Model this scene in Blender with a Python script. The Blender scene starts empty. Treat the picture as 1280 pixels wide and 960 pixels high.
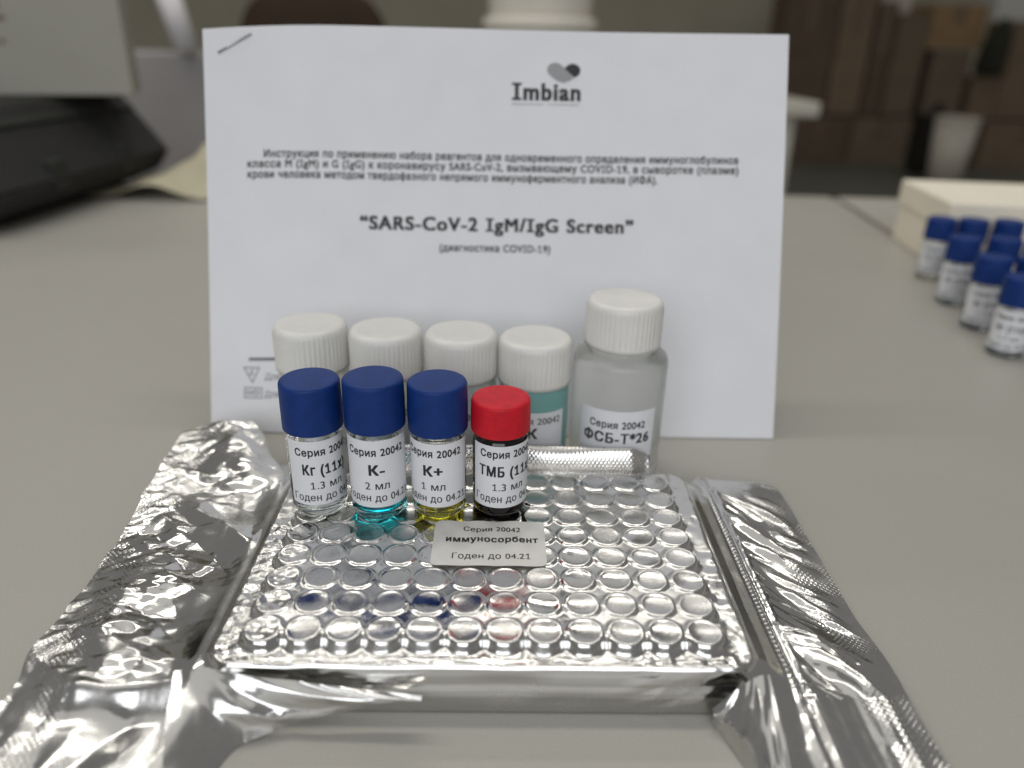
import bpy, bmesh, math, random
import numpy as np
from mathutils import Vector, Matrix

S = 0.001                      # everything below is written in millimetres
random.seed(4)
SC = bpy.context.scene
COL = SC.collection

# ------------------------------------------------------------------ camera
F_PX, PITCH, YAW, ROLL = 945.0, 0.42618, 0.01761, 0.02241
CAM = np.array([2.54, -131.17, 135.54])
cp, sp = math.cos(PITCH), math.sin(PITCH)
FWD = np.array([math.sin(YAW) * cp, math.cos(YAW) * cp, -sp])
_r = np.array([math.cos(YAW), -math.sin(YAW), 0.0])
_u = np.cross(_r, FWD)
RGT = math.cos(ROLL) * _r + math.sin(ROLL) * _u
UPV = -math.sin(ROLL) * _r + math.cos(ROLL) * _u
cd = bpy.data.cameras.new('camera')
cam = bpy.data.objects.new('camera', cd)
COL.objects.link(cam)
M = Matrix.Identity(4)
for i in range(3):
    M[i][0], M[i][1], M[i][2], M[i][3] = RGT[i], UPV[i], -FWD[i], CAM[i] * S
cam.matrix_world = M
cd.sensor_fit = 'HORIZONTAL'; cd.sensor_width = 36.0
cd.lens = 36.0 * F_PX / 1280.0
cd.clip_start = 0.01; cd.clip_end = 60.0
cd.dof.use_dof = True
cd.dof.focus_distance = 0.200
cd.dof.aperture_fstop = 7.0
SC.camera = cam

# ------------------------------------------------------------------ light
W = bpy.data.worlds.new('World'); SC.world = W; W.use_nodes = True
bg = W.node_tree.nodes['Background']
bg.inputs['Color'].default_value = (1.0, 0.985, 0.96, 1)
bg.inputs['Strength'].default_value = 0.15

def add_area_lamp(loc, sx, sy, power, color=(1, 0.96, 0.88)):
    l = bpy.data.lights.new('area_lamp', 'AREA')  # shared by the ceiling tubes, the window side and the added ceiling fill
    l.shape = 'RECTANGLE'; l.size = sx; l.size_y = sy; l.energy = power; l.color = color
    o = bpy.data.objects.new('area_lamp', l); COL.objects.link(o)
    o.location = loc
    return o
add_area_lamp((-0.45, 0.62, 1.75), 2.6, 0.16, 8.5)
add_area_lamp((-0.45, 1.75, 1.75), 2.6, 0.16, 6.5)
o = add_area_lamp((-0.35, -2.0, 1.05), 2.2, 1.2, 21.0, (0.94, 0.965, 1.0))       # daylight from the window side behind the camera
o.rotation_euler = (math.radians(63), 0, 0)
add_area_lamp((-0.5, 0.3, 2.05), 2.8, 2.6, 7.5, (1, 0.98, 0.94))          # added wide area lamp standing in for ceiling bounce from the tubes

SC.view_settings.view_transform = 'Standard'
SC.view_settings.look = 'None'
SC.view_settings.exposure = 0.38
SC.view_settings.gamma = 1.0
SC.render.engine = 'CYCLES'
SC.cycles.use_denoising = True
SC.cycles.max_bounces = 12
SC.cycles.transmission_bounces = 10
SC.cycles.glossy_bounces = 6
SC.cycles.sample_clamp_indirect = 6.0

# ------------------------------------------------------------------ helpers
def at(px, py, Y):
    """point on the upright plane at depth Y seen at a picture position"""
    d = FWD * F_PX + RGT * (px - 640) - UPV * (py - 480)
    t = (Y - CAM[1]) / d[1]
    return CAM + t * d

def on_z(px, py, z):
    d = FWD * F_PX + RGT * (px - 640) - UPV * (py - 480)
    t = (z - CAM[2]) / d[2]
    return CAM + t * d

def lin(c):
    return tuple(((v / 255.0) / 12.92 if v / 255.0 <= 0.04045 else ((v / 255.0 + 0.055) / 1.055) ** 2.4) for v in c)

class NT:
    def __init__(self, name):
        self.m = bpy.data.materials.new(name); self.m.use_nodes = True
        self.t = self.m.node_tree; self.b = self.t.nodes['Principled BSDF']
    def n(self, kind, **kw):
        x = self.t.nodes.new(kind)
        for k, v in kw.items():
            if k in x.inputs: x.inputs[k].default_value = v
            else: setattr(x, k, v)
        return x
    def l(self, a, b): self.t.links.new(a, b)
    def set(self, **kw):
        for k, v in kw.items():
            k2 = k.replace('_', ' ')
            for cand in (k2, k2.capitalize(), k2.title(), k2[0].upper() + k2[1:]):
                if cand in self.b.inputs:
                    self.b.inputs[cand].default_value = (v[0], v[1], v[2], 1) if isinstance(v, tuple) else v
                    break
            else:
                raise KeyError(k)
        return self
    def coord(self):
        c = self.n('ShaderNodeTexCoord'); return c.outputs['Object']
    def mottle(self, col, amount=0.12, scale=200.0, detail=4.0):
        """slight uneven tone on the base colour"""
        nz = self.n('ShaderNodeTexNoise', Scale=scale, Detail=detail)
        self.l(self.coord(), nz.inputs['Vector'])
        r = self.n('ShaderNodeValToRGB')
        a = tuple(v * (1 - amount) for v in col); b = tuple(min(1, v * (1 + amount)) for v in col)
        r.color_ramp.elements[0].color = (*a, 1); r.color_ramp.elements[1].color = (*b, 1)
        r.color_ramp.elements[0].position = 0.3; r.color_ramp.elements[1].position = 0.7
        self.l(nz.outputs['Fac'], r.inputs['Fac']); self.l(r.outputs['Color'], self.b.inputs['Base Color'])
        return self
    def bump(self, scale, strength, dist, detail=3.0):
        nz = self.n('ShaderNodeTexNoise', Scale=scale, Detail=detail)
        self.l(self.coord(), nz.inputs['Vector'])
        bp = self.n('ShaderNodeBump', Strength=strength, Distance=dist)
        self.l(nz.outputs['Fac'], bp.inputs['Height']); self.l(bp.outputs['Normal'], self.b.inputs['Normal'])
        return self

def simple(name, col, rough=0.5, mottle=0.1, scale=150.0, bump=None, **kw):
    t = NT(name); t.set(base_color=col, roughness=rough, **kw)
    if mottle: t.mottle(col, mottle, scale)
    if bump: t.bump(*bump)
    return t.m

MAT = {}
def laminate(name, col):
    t = NT(name); t.set(base_color=col, roughness=0.42); t.mottle(col, 0.035, 1500, 2.0); t.bump(1100.0, 0.10, 0.0004)
    nz = t.n('ShaderNodeTexNoise', Scale=14.0, Detail=6.0, Roughness=0.65); t.l(t.coord(), nz.inputs['Vector'])
    mr = t.n('ShaderNodeMapRange'); mr.inputs['To Min'].default_value = 0.30; mr.inputs['To Max'].default_value = 0.55
    t.l(nz.outputs['Fac'], mr.inputs['Value']); t.l(mr.outputs[0], t.b.inputs['Roughness'])
    return t.m
MAT['table'] = laminate('table_laminate', (0.385, 0.372, 0.335))
MAT['table2'] = simple('table_laminate_far', (0.43, 0.41, 0.37), 0.42, 0.02, 60)
MAT['edge'] = simple('table_edge', (0.30, 0.31, 0.26), 0.5, 0.08)
MAT['paper'] = simple('office_paper', (0.75, 0.752, 0.78), 0.75, 0.02, 60, (700.0, 0.06, 0.0003))
MAT['ink'] = simple('black_ink', (0.018, 0.018, 0.02), 0.6, 0.2, 4000)
MAT['grey_ink'] = simple('grey_ink', (0.30, 0.31, 0.32), 0.6, 0.1, 4000)
MAT['dim_ink'] = simple('thin_ink', (0.10, 0.10, 0.12), 0.6, 0.2, 4000)
MAT['label'] = simple('label_paper', (0.74, 0.75, 0.78), 0.55, 0.02, 300)
MAT['foil_label'] = simple('foil_label_paper', (0.70, 0.69, 0.655), 0.5, 0.03, 300)
MAT['blue'] = simple('blue_cap_plastic', (0.006, 0.032, 0.165), 0.46, 0.12, 300, (2600.0, 0.10, 0.0002), specular_IOR_Level=0.22)
MAT['red'] = simple('red_cap_plastic', (0.56, 0.012, 0.024), 0.46, 0.12, 300, (2600.0, 0.10, 0.0002), specular_IOR_Level=0.22)
MAT['white_cap'] = simple('white_cap_plastic', (0.70, 0.69, 0.655), 0.42, 0.03, 200, (1800.0, 0.08, 0.0002), subsurface_weight=0.0)
MAT['amber'] = simple('dark_amber_glass', (0.006, 0.004, 0.004), 0.08, 0.2, 300)
MAT['steel'] = simple('staple_steel', (0.42, 0.42, 0.43), 0.25, 0.05, 300, metallic=1.0)

def glass(name, col, rough=0.02, ior=1.47):
    t = NT(name); t.set(base_color=col, roughness=rough, transmission_weight=1.0, IOR=ior)
    t.bump(120.0, 0.05, 0.0006)
    return t.m
MAT['glass'] = glass('clear_vial_glass', (0.97, 0.985, 0.98))
MAT['cyan'] = glass('cyan_liquid', (0.04, 0.62, 0.72), 0.0, 1.33)
MAT['yellow'] = glass('yellow_liquid', (0.86, 0.78, 0.05), 0.0, 1.33)
MAT['water'] = glass('clear_liquid', (0.95, 0.97, 0.97), 0.0, 1.33)

def translucent(name, col, trans, rough):
    t = NT(name); t.set(base_color=col, roughness=rough, transmission_weight=trans, IOR=1.35)
    t.mottle(col, 0.03, 120); t.bump(400.0, 0.06, 0.0005)
    return t.m
MAT['bottle_clear'] = translucent('milky_plastic', (0.92, 0.925, 0.90), 0.86, 0.24)
MAT['bottle_teal'] = translucent('teal_filled_plastic', (0.28, 0.58, 0.555), 0.40, 0.36)
MAT['bottle_pale'] = translucent('pale_filled_plastic', (0.72, 0.80, 0.78), 0.55, 0.38)
MAT['bottle_cream'] = translucent('cream_filled_plastic', (0.86, 0.85, 0.78), 0.45, 0.38)

# foil: crumpled aluminium laminate with a knurled heat seal along both outer ends
def foil_material():
    t = NT('aluminium_foil')
    t.set(base_color=(0.67, 0.665, 0.65), metallic=1.0, roughness=0.17)
    c = t.coord()
    sep = t.n('ShaderNodeSeparateXYZ'); t.l(c, sep.inputs[0])
    nz = t.n('ShaderNodeTexNoise', Scale=420.0, Detail=4.0, Roughness=0.6); t.l(c, nz.inputs['Vector'])
    n2 = t.n('ShaderNodeTexNoise', Scale=70.0, Detail=5.0, Roughness=0.62); t.l(c, n2.inputs['Vector'])
    # roughness varies
    mr = t.n('ShaderNodeMapRange'); mr.inputs['To Min'].default_value = 0.05; mr.inputs['To Max'].default_value = 0.34; mr.inputs['From Min'].default_value = 0.33; mr.inputs['From Max'].default_value = 0.72
    t.l(n2.outputs['Fac'], mr.inputs['Value']); t.l(mr.outputs[0], t.b.inputs['Roughness'])
    # knurl: two crossed waves
    def wave(rot):
        mp = t.n('ShaderNodeMapping'); mp.inputs['Rotation'].default_value = (0, 0, rot)
        t.l(c, mp.inputs['Vector'])
        w = t.n('ShaderNodeTexWave', Scale=300.0, Distortion=0.4); w.inputs['Detail Scale'].default_value = 1.0
        t.l(mp.outputs[0], w.inputs['Vector']); return w.outputs['Fac']
    mul = t.n('ShaderNodeMath', operation='MULTIPLY'); t.l(wave(0.78), mul.inputs[0]); t.l(wave(-0.78), mul.inputs[1])
    # mask: |x + offset| beyond the seal line
    add = t.n('ShaderNodeMath', operation='ADD'); t.l(sep.outputs[0], add.inputs[0]); add.inputs[1].default_value = 0.0035
    ab = t.n('ShaderNodeMath', operation='ABSOLUTE'); t.l(add.outputs[0], ab.inputs[0])
    wob = t.n('ShaderNodeMath', operation='MULTIPLY_ADD'); t.l(n2.outputs['Fac'], wob.inputs[0]); wob.inputs[1].default_value = 0.006
    t.l(ab.outputs[0], wob.inputs[2])
    mk = t.n('ShaderNodeMapRange'); mk.inputs['From Min'].default_value = 0.0885; mk.inputs['From Max'].default_value = 0.0925
    t.l(wob.outputs[0], mk.inputs['Value'])
    n3 = t.n('ShaderNodeTexNoise', Scale=75.0, Detail=2.0); t.l(c, n3.inputs['Vector'])
    pm_ = t.n('ShaderNodeMapRange'); pm_.inputs['From Min'].default_value = 0.38; pm_.inputs['From Max'].default_value = 0.62; t.l(n3.outputs['Fac'], pm_.inputs['Value'])
    m0 = t.n('ShaderNodeMath', operation='MULTIPLY'); t.l(mk.outputs[0], m0.inputs[0]); t.l(pm_.outputs[0], m0.inputs[1])
    m2 = t.n('ShaderNodeMath', operation='MULTIPLY'); t.l(mul.outputs[0], m2.inputs[0]); t.l(m0.outputs[0], m2.inputs[1])
    b1 = t.n('ShaderNodeBump', Strength=0.10, Distance=0.0004); t.l(nz.outputs['Fac'], b1.inputs['Height'])
    b2 = t.n('ShaderNodeBump', Strength=0.35, Distance=0.00025); t.l(m2.outputs[0], b2.inputs['Height'])
    t.l(b1.outputs['Normal'], b2.inputs['Normal']); t.l(b2.outputs['Normal'], t.b.inputs['Normal'])
    return t.m
MAT['foil'] = foil_material()

def foil_knurl():
    t = NT('aluminium_foil_seal')
    t.set(base_color=(0.80, 0.79, 0.77), metallic=1.0, roughness=0.2)
    c = t.coord()
    def wave(rot, sc):
        mp = t.n('ShaderNodeMapping'); mp.inputs['Rotation'].default_value = (0, rot, 0)
        t.l(c, mp.inputs['Vector'])
        w = t.n('ShaderNodeTexWave', Scale=sc, Distortion=0.6); t.l(mp.outputs[0], w.inputs['Vector']); return w.outputs['Fac']
    mul = t.n('ShaderNodeMath', operation='MULTIPLY'); t.l(wave(0.6, 300.0), mul.inputs[0]); t.l(wave(-0.6, 300.0), mul.inputs[1])
    b2 = t.n('ShaderNodeBump', Strength=0.28, Distance=0.0003); t.l(mul.outputs[0], b2.inputs['Height'])
    t.l(b2.outputs['Normal'], t.b.inputs['Normal'])
    return t.m
MAT['foil_seal'] = foil_knurl()

def tag(o, label=None, cat=None, group=None, kind=None):
    if label: o['label'] = label
    if cat: o['category'] = cat
    if group: o['group'] = group
    if kind: o['kind'] = kind
    return o

def empty(name, loc, rz=0.0):
    o = bpy.data.objects.new(name, None); COL.objects.link(o)
    o.location = [v * S for v in loc]; o.rotation_euler = (0, 0, rz)
    o.empty_display_size = 0.01
    return o

def mesh_obj(name, verts, faces, mat, parent=None, smooth=True, loc=None, scaled=False):
    me = bpy.data.meshes.new(name)
    v = np.asarray(verts, float) * (1.0 if scaled else S)
    me.from_pydata(v.tolist(), [], [list(map(int, f)) for f in faces])
    me.update()
    if smooth:
        me.polygons.foreach_set('use_smooth', [True] * len(me.polygons))
    me.materials.append(mat)
    o = bpy.data.objects.new(name, me); COL.objects.link(o)
    if parent is not None: o.parent = parent
    if loc is not None: o.location = [c * S for c in loc]
    return o

def bm_obj(name, bm, mat, parent=None, smooth=False, loc=None, rz=0.0):
    me = bpy.data.meshes.new(name)
    for v in bm.verts: v.co *= S
    bmesh.ops.recalc_face_normals(bm, faces=bm.faces)
    bm.to_mesh(me); bm.free()
    if smooth: me.polygons.foreach_set('use_smooth', [True] * len(me.polygons))
    me.materials.append(mat)
    o = bpy.data.objects.new(name, me); COL.objects.link(o)
    if parent is not None: o.parent = parent
    if loc is not None: o.location = [c * S for c in loc]
    o.rotation_euler = (0, 0, rz)
    return o

def box_bm(x0, x1, y0, y1, z0, z1, bev=0.0, seg=2, bm=None):
    b = bm or bmesh.new()
    vs = [b.verts.new((x, y, z)) for x in (x0, x1) for y in (y0, y1) for z in (z0, z1)]
    fs = [(0, 1, 3, 2), (4, 6, 7, 5), (0, 4, 5, 1), (2, 3, 7, 6), (0, 2, 6, 4), (1, 5, 7, 3)]
    new = [b.faces.new([vs[i] for i in f]) for f in fs]
    if bev:
        es = list({e for f in new for e in f.edges})
        bmesh.ops.bevel(b, geom=es, offset=bev, segments=seg, affect='EDGES', profile=0.5)
    return b

def lathe(name, prof, mat, parent=None, n=64, ribs=0, rib_amp=0.0, rib_z=None, closed=True):
    """profile [(r,z)...] turned round z; optional ribs on the skirt"""
    vs, fs = [], []
    for (r, z) in prof:
        for k in range(n):
            a = 2 * math.pi * k / n
            rr = r
            if ribs and rib_z[0] <= z <= rib_z[1]:
                rr = r + rib_amp * (1 if math.sin(a * ribs) > 0 else -1) * 0.5
            vs.append((rr * math.cos(a), rr * math.sin(a), z))
    m = len(prof)
    for j in range(m - 1):
        for k in range(n):
            k2 = (k + 1) % n
            fs.append((j * n + k, j * n + k2, (j + 1) * n + k2, (j + 1) * n + k))
    if closed:
        if prof[0][0] > 1e-6: fs.append(tuple(range(n - 1, -1, -1)))
        if prof[-1][0] > 1e-6: fs.append(tuple((m - 1) * n + k for k in range(n)))
    return mesh_obj(name, vs, fs, mat, parent)

def smooth_prof(pts, r=0.6, seg=4):
    """round the inner corners of an (r,z) polyline"""
    out = [pts[0]]
    for a, b, c in zip(pts, pts[1:], pts[2:]):
        va = np.array(a) - b; vc = np.array(c) - b
        la, lc = np.linalg.norm(va), np.linalg.norm(vc)
        k = min(r, la * .45, lc * .45)
        p, q = np.array(b) + va / la * k, np.array(b) + vc / lc * k
        for i in range(seg + 1):
            t = i / seg
            out.append(tuple((1 - t) ** 2 * p + 2 * t * (1 - t) * np.array(b) + t * t * q))
    out.append(pts[-1])
    return out

# --- lettering: flat text outlines turned to mesh, then laid on a surface by a mapping
ROWS = 46                                   # scan lines per em: every letter is cut into thin level strips
_out, _spn = {}, {}
_ts = bpy.data.curves.new('t', 'FONT'); _ts.size = 1.0
_to = bpy.data.objects.new('t', _ts); COL.objects.link(_to)
def _outline(text):
    """outlines of a short text as closed polylines"""
    _ts.body = text
    bpy.context.view_layer.update()
    dg = bpy.context.evaluated_depsgraph_get()
    cu = _to.to_curve(dg)
    polys = []
    for sp_ in cu.splines:
        P = []
        if sp_.type == 'BEZIER':
            bp = sp_.bezier_points; n = len(bp)
            for i in range(n):
                a, c = bp[i], bp[(i + 1) % n]
                p0, p1, p2, p3 = (np.array(q[:2]) for q in (a.co, a.handle_right, c.handle_left, c.co))
                straight = np.linalg.norm(p1 - p0 - (p3 - p0) / 3) + np.linalg.norm(p2 - p3 + (p3 - p0) / 3) < 1e-4
                for k in range(1 if straight else 6):
                    t = k / 6
                    P.append((1 - t) ** 3 * p0 + 3 * t * (1 - t) ** 2 * p1 + 3 * t * t * (1 - t) * p2 + t ** 3 * p3)
        else:
            P = [np.array(q.co[:2]) for q in sp_.points]
        if len(P) > 2: polys.append(np.array(P))
    _to.to_curve_clear()
    return polys
def _width(polys):
    x = np.concatenate([p[:, 0] for p in polys]); return x.max() - x.min()
_HH = _outline('HH'); _WHH = _width(_HH); CAP = max(p[:, 1].max() for p in _HH)
_XH = min(p[:, 0].min() for p in _HH)
def glyph(c, serif):
    key = (c, serif)
    if key not in _out:
        if c == ' ': _out[key] = ([], 0.30)
        elif c == '1':
            w = .085
            _out[key] = ([np.array([(.27, 0), (.27 + w, 0), (.27 + w, CAP), (.27, CAP)]), np.array([(.27 + w, CAP), (.10, CAP * .80), (.10, CAP * .68), (.27 + w, CAP * .86)]),
                          np.array([(.12, 0), (.51, 0), (.51, .075), (.12, .075)])], .60)
        elif c == 'I' and serif:
            w = .09
            R = lambda a, b_, c_, d_: np.array([(a, b_), (c_, b_), (c_, d_), (a, d_)])
            _out[key] = ([R(.17, 0, .17 + w, CAP), R(.04, 0, .39, .075), R(.04, CAP - .075, .39, CAP)], .43)
        else:
            p = _outline(c)
            adv = _width(_outline('H' + c + 'H')) - _WHH
            _out[key] = ([q - np.array([0, 0]) for q in p], adv)
    return _out[key]
def spans(c, bold, serif):
    """level strips (row, x0, x1) by nonzero winding, thickened by bold"""
    key = (c, bold, serif)
    if key in _spn: return _spn[key]
    polys, adv = glyph(c, serif)
    lines = {}
    for r in range(-14, ROWS):
        y = (r + .5) / ROWS; X = []
        for P in polys:
            Q = np.roll(P, -1, 0)
            up = (P[:, 1] <= y) & (Q[:, 1] > y); dn = (P[:, 1] > y) & (Q[:, 1] <= y)
            for m, s_ in ((up, 1), (dn, -1)):
                for a, b_ in zip(P[m], Q[m]): X.append((a[0] + (y - a[1]) / (b_[1] - a[1]) * (b_[0] - a[0]), s_))
        X.sort(); w = 0; iv = []
        for x, s_ in X:
            if w == 0: x0 = x
            w += s_
            if w == 0: iv.append((x0 - bold, x + bold))
        if c == '1' or (c == 'I' and serif):
            iv = [(a, b_) for a, b_ in iv]
        lines[r] = iv
    nb = int(round(bold * .55 * ROWS)); out = []
    for r in range(-15, ROWS + 2):
        iv = sorted(q for k in range(-nb, nb + 1) for q in lines.get(r + k, []))
        m = []
        for a, b_ in iv:
            if m and a <= m[-1][1]: m[-1][1] = max(m[-1][1], b_)
            else: m.append([a, b_])
        out += [(r, a, b_) for a, b_ in m]
    _spn[key] = (out, adv)
    return _spn[key]

def letters(name, lines, mapper, mat, parent, serif=False):
    """lines: (string, x_centre or (x0,x1), baseline y, cap height, bold)"""
    V, Fc = [], []
    for (s, xs, y, h, bold) in lines:
        Q = []; x = 0.0
        for c in s:
            sp_, adv = spans(c, bold, serif)
            Q += [(r, x + a, x + b_) for r, a, b_ in sp_]
            x += adv + bold * 1.6
        k = h / CAP
        lo = min(q[1] for q in Q); hi = max(q[2] for q in Q)
        if isinstance(xs, tuple): kx = (xs[1] - xs[0]) / (hi - lo); ox = xs[0] - lo * kx
        else: kx = k; ox = xs - (lo + hi) / 2 * k
        for r, a, b_ in Q:
            n = max(1, int(math.ceil((b_ - a) / 0.13)))
            y0, y1 = y + r / ROWS * k, y + (r + 1) / ROWS * k
            o = len(V)
            for i in range(n + 1):
                xx = ox + (a + (b_ - a) * i / n) * kx
                V += [mapper(xx, y0), mapper(xx, y1)]
            Fc += [(o + 2 * i, o + 2 * i + 2, o + 2 * i + 3, o + 2 * i + 1) for i in range(n)]
    return mesh_obj(name, V, Fc, mat, parent, smooth=False)

# --- numpy value noise
_RT = np.random.RandomState(11).rand(256, 256)
def vnoise(x, y, seed=0):
    x = np.asarray(x, float) + seed * 17.31; y = np.asarray(y, float) + seed * 9.77
    xi = np.floor(x).astype(int); yi = np.floor(y).astype(int)
    fx = x - xi; fy = y - yi
    fx = fx * fx * fx * (fx * (fx * 6 - 15) + 10); fy = fy * fy * fy * (fy * (fy * 6 - 15) + 10)
    g = lambda a, b: _RT[a % 256, b % 256]
    return (g(xi, yi) * (1 - fx) + g(xi + 1, yi) * fx) * (1 - fy) + (g(xi, yi + 1) * (1 - fx) + g(xi + 1, yi + 1) * fx) * fy
def fbm(x, y, seed=0, oct=4):
    s = 0; a = 0.5
    for o in range(oct):
        s = s + a * vnoise(x * 2 ** o, y * 2 ** o, seed + o * 3); a *= 0.5
    return s
def tnoise(x, y, seed=0):
    """flat triangular facets that meet in sharp creases"""
    x = np.asarray(x, float) + seed * 17.31; y = np.asarray(y, float) + seed * 9.77
    jx = lambda a, b: _RT[(a * 3 + 7) % 256, (b * 5 + 3) % 256]
    xi = np.floor(x).astype(int); yi = np.floor(y).astype(int); fx = x - xi; fy = y - yi
    g = lambda a, b: _RT[a % 256, b % 256]
    a, b, c, d = g(xi, yi), g(xi + 1, yi), g(xi, yi + 1), g(xi + 1, yi + 1)
    lo = a + (b - a) * fx + (c - a) * fy
    hi = d + (c - d) * (1 - fx) + (b - d) * (1 - fy)
    return np.where(fx + fy < 1, lo, hi)
def billow(x, y, seed=0):
    return np.abs(2 * vnoise(x, y, seed) - 1)
def sstep(a, b, x):
    t = np.clip((x - a) / (b - a), 0, 1); return t * t * (3 - 2 * t)

# ------------------------------------------------------------------ setting
def table(name, quad, mat, label):
    """slab with a rounded front lip from a plan outline"""
    b = bmesh.new()
    top = [b.verts.new((x, y, 0)) for x, y in quad]
    bot = [b.verts.new((x, y, -26)) for x, y in quad]
    b.faces.new(top); b.faces.new(bot[::-1])
    n = len(quad)
    for i in range(n): b.faces.new((top[i], bot[i], bot[(i + 1) % n], top[(i + 1) % n]))
    bmesh.ops.bevel(b, geom=[e for e in b.edges if abs(e.verts[0].co.z - e.verts[1].co.z) < 1], offset=2.0, segments=3, affect='EDGES')
    return tag(bm_obj(name, b, mat, smooth=False), label, 'table', kind='structure')
table('tabletop', [(-900, -500), (210, -500), (328, 612), (328.5, 634), (-900, 640)], MAT['table'], 'grey laminate table under the foil pouch')
table('tabletop', [(218, -500), (1100, -500), (1100, 575), (336, 634), (335, 612)], MAT['table2'], 'second grey laminate table beyond the narrow seam')
b = bmesh.new()
bmesh.ops.create_grid(b, x_segments=2, y_segments=2, size=9000)
tag(bm_obj('floor', b, simple('floor_vinyl', (0.17, 0.165, 0.135), 0.5, 0.15, 3), loc=(0, 3000, -750)), 'dark grey floor behind the tables', 'floor', kind='structure')
b = box_bm(-9000, 9000, 0, 120, -750, 3200)
tag(bm_obj('wall', b, simple('back_wall_paint', (0.55, 0.51, 0.40), 0.8, 0.06, 2), loc=(0, 7800, 0)), 'grey beige wall far behind the tables', 'wall', kind='structure')

# ------------------------------------------------------------------ foil pouch
WX = [(c - 5.5) * 9.0 for c in range(12)]
WY = [r * 9.0 for r in range(8)]
ZTOP, ZSH = 15.5, 13.0
PX, PY0, PY1, PR = 59.5, -8.0, 72.5, 5.0
_rng = np.random.RandomState(3)
WD = 0.13 + 0.16 * _rng.rand(12, 8)
WTX = (_rng.rand(12, 8) - .5) * 0.05
WTY = (_rng.rand(12, 8) - .5) * 0.05

def plate_sd(x, y):
    cy, hy = (PY0 + PY1) / 2, (PY1 - PY0) / 2
    qx = np.abs(x) - (PX - PR); qy = np.abs(y - cy) - (hy - PR)
    return np.hypot(np.maximum(qx, 0), np.maximum(qy, 0)) + np.minimum(np.maximum(qx, qy), 0) - PR

def plate_z(x, y):
    ci = np.clip(np.round(x / 9.0 + 5.5), 0, 11).astype(int)
    ri = np.clip(np.round(y / 9.0), 0, 7).astype(int)
    dx = x - (ci - 5.5) * 9.0; dy = y - ri * 9.0
    # foil is drawn a little askew into each well
    dx = dx + 0.35 * (vnoise(x / 6, y / 6, 5) - .5); dy = dy + 0.35 * (vnoise(x / 6, y / 6, 6) - .5)
    r = np.hypot(dx, dy)
    inside = (np.abs(x) < 53) & (y > -4) & (y < 67)
    R0 = 3.5
    dish = -WD[ci, ri] * np.clip(1 - (r / R0) ** 2, 0, 1)
    rim = 0.13 * np.exp(-((r - 3.8) / 0.33) ** 2)
    out = sstep(53, 57, np.abs(x)) + sstep(-4, -7.0, y) + sstep(67, 70, y)
    edge = np.maximum(np.maximum(np.abs(x) - 49.5, -y), y - 63)          # outside the grid of centres
    k = sstep(0.2, 3.2, edge)
    fall_in = 0.34 * sstep(3.95, 4.7, r)
    fall_out = (ZTOP - ZSH) * sstep(3.95, 5.5, r)
    z = ZTOP + dish + rim - (fall_in * (1 - k) + fall_out * k)
    z = z + WTX[ci, ri] * dx * sstep(4.2, 3.0, r) + WTY[ci, ri] * dy * sstep(4.2, 3.0, r)
    # shelf: fine scallop creases and slack
    sh = k * sstep(4.6, 5.6, r)
    z = z + sh * (0.35 * (vnoise(x / 2.3, y / 3.0, 8) - .5) + 0.25 * (billow(x / 5, y / 2.2, 9) - .5) * (np.abs(x) < 55))
    # slack film over the first column on the left
    z = z + sstep(-44, -52, x) * 0.9 * (fbm(x / 3.2, y / 2.6, 12) - .45)
    z = z + 0.25 * (fbm(x / 22, y / 18, 14) - .5)
    return z

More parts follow.
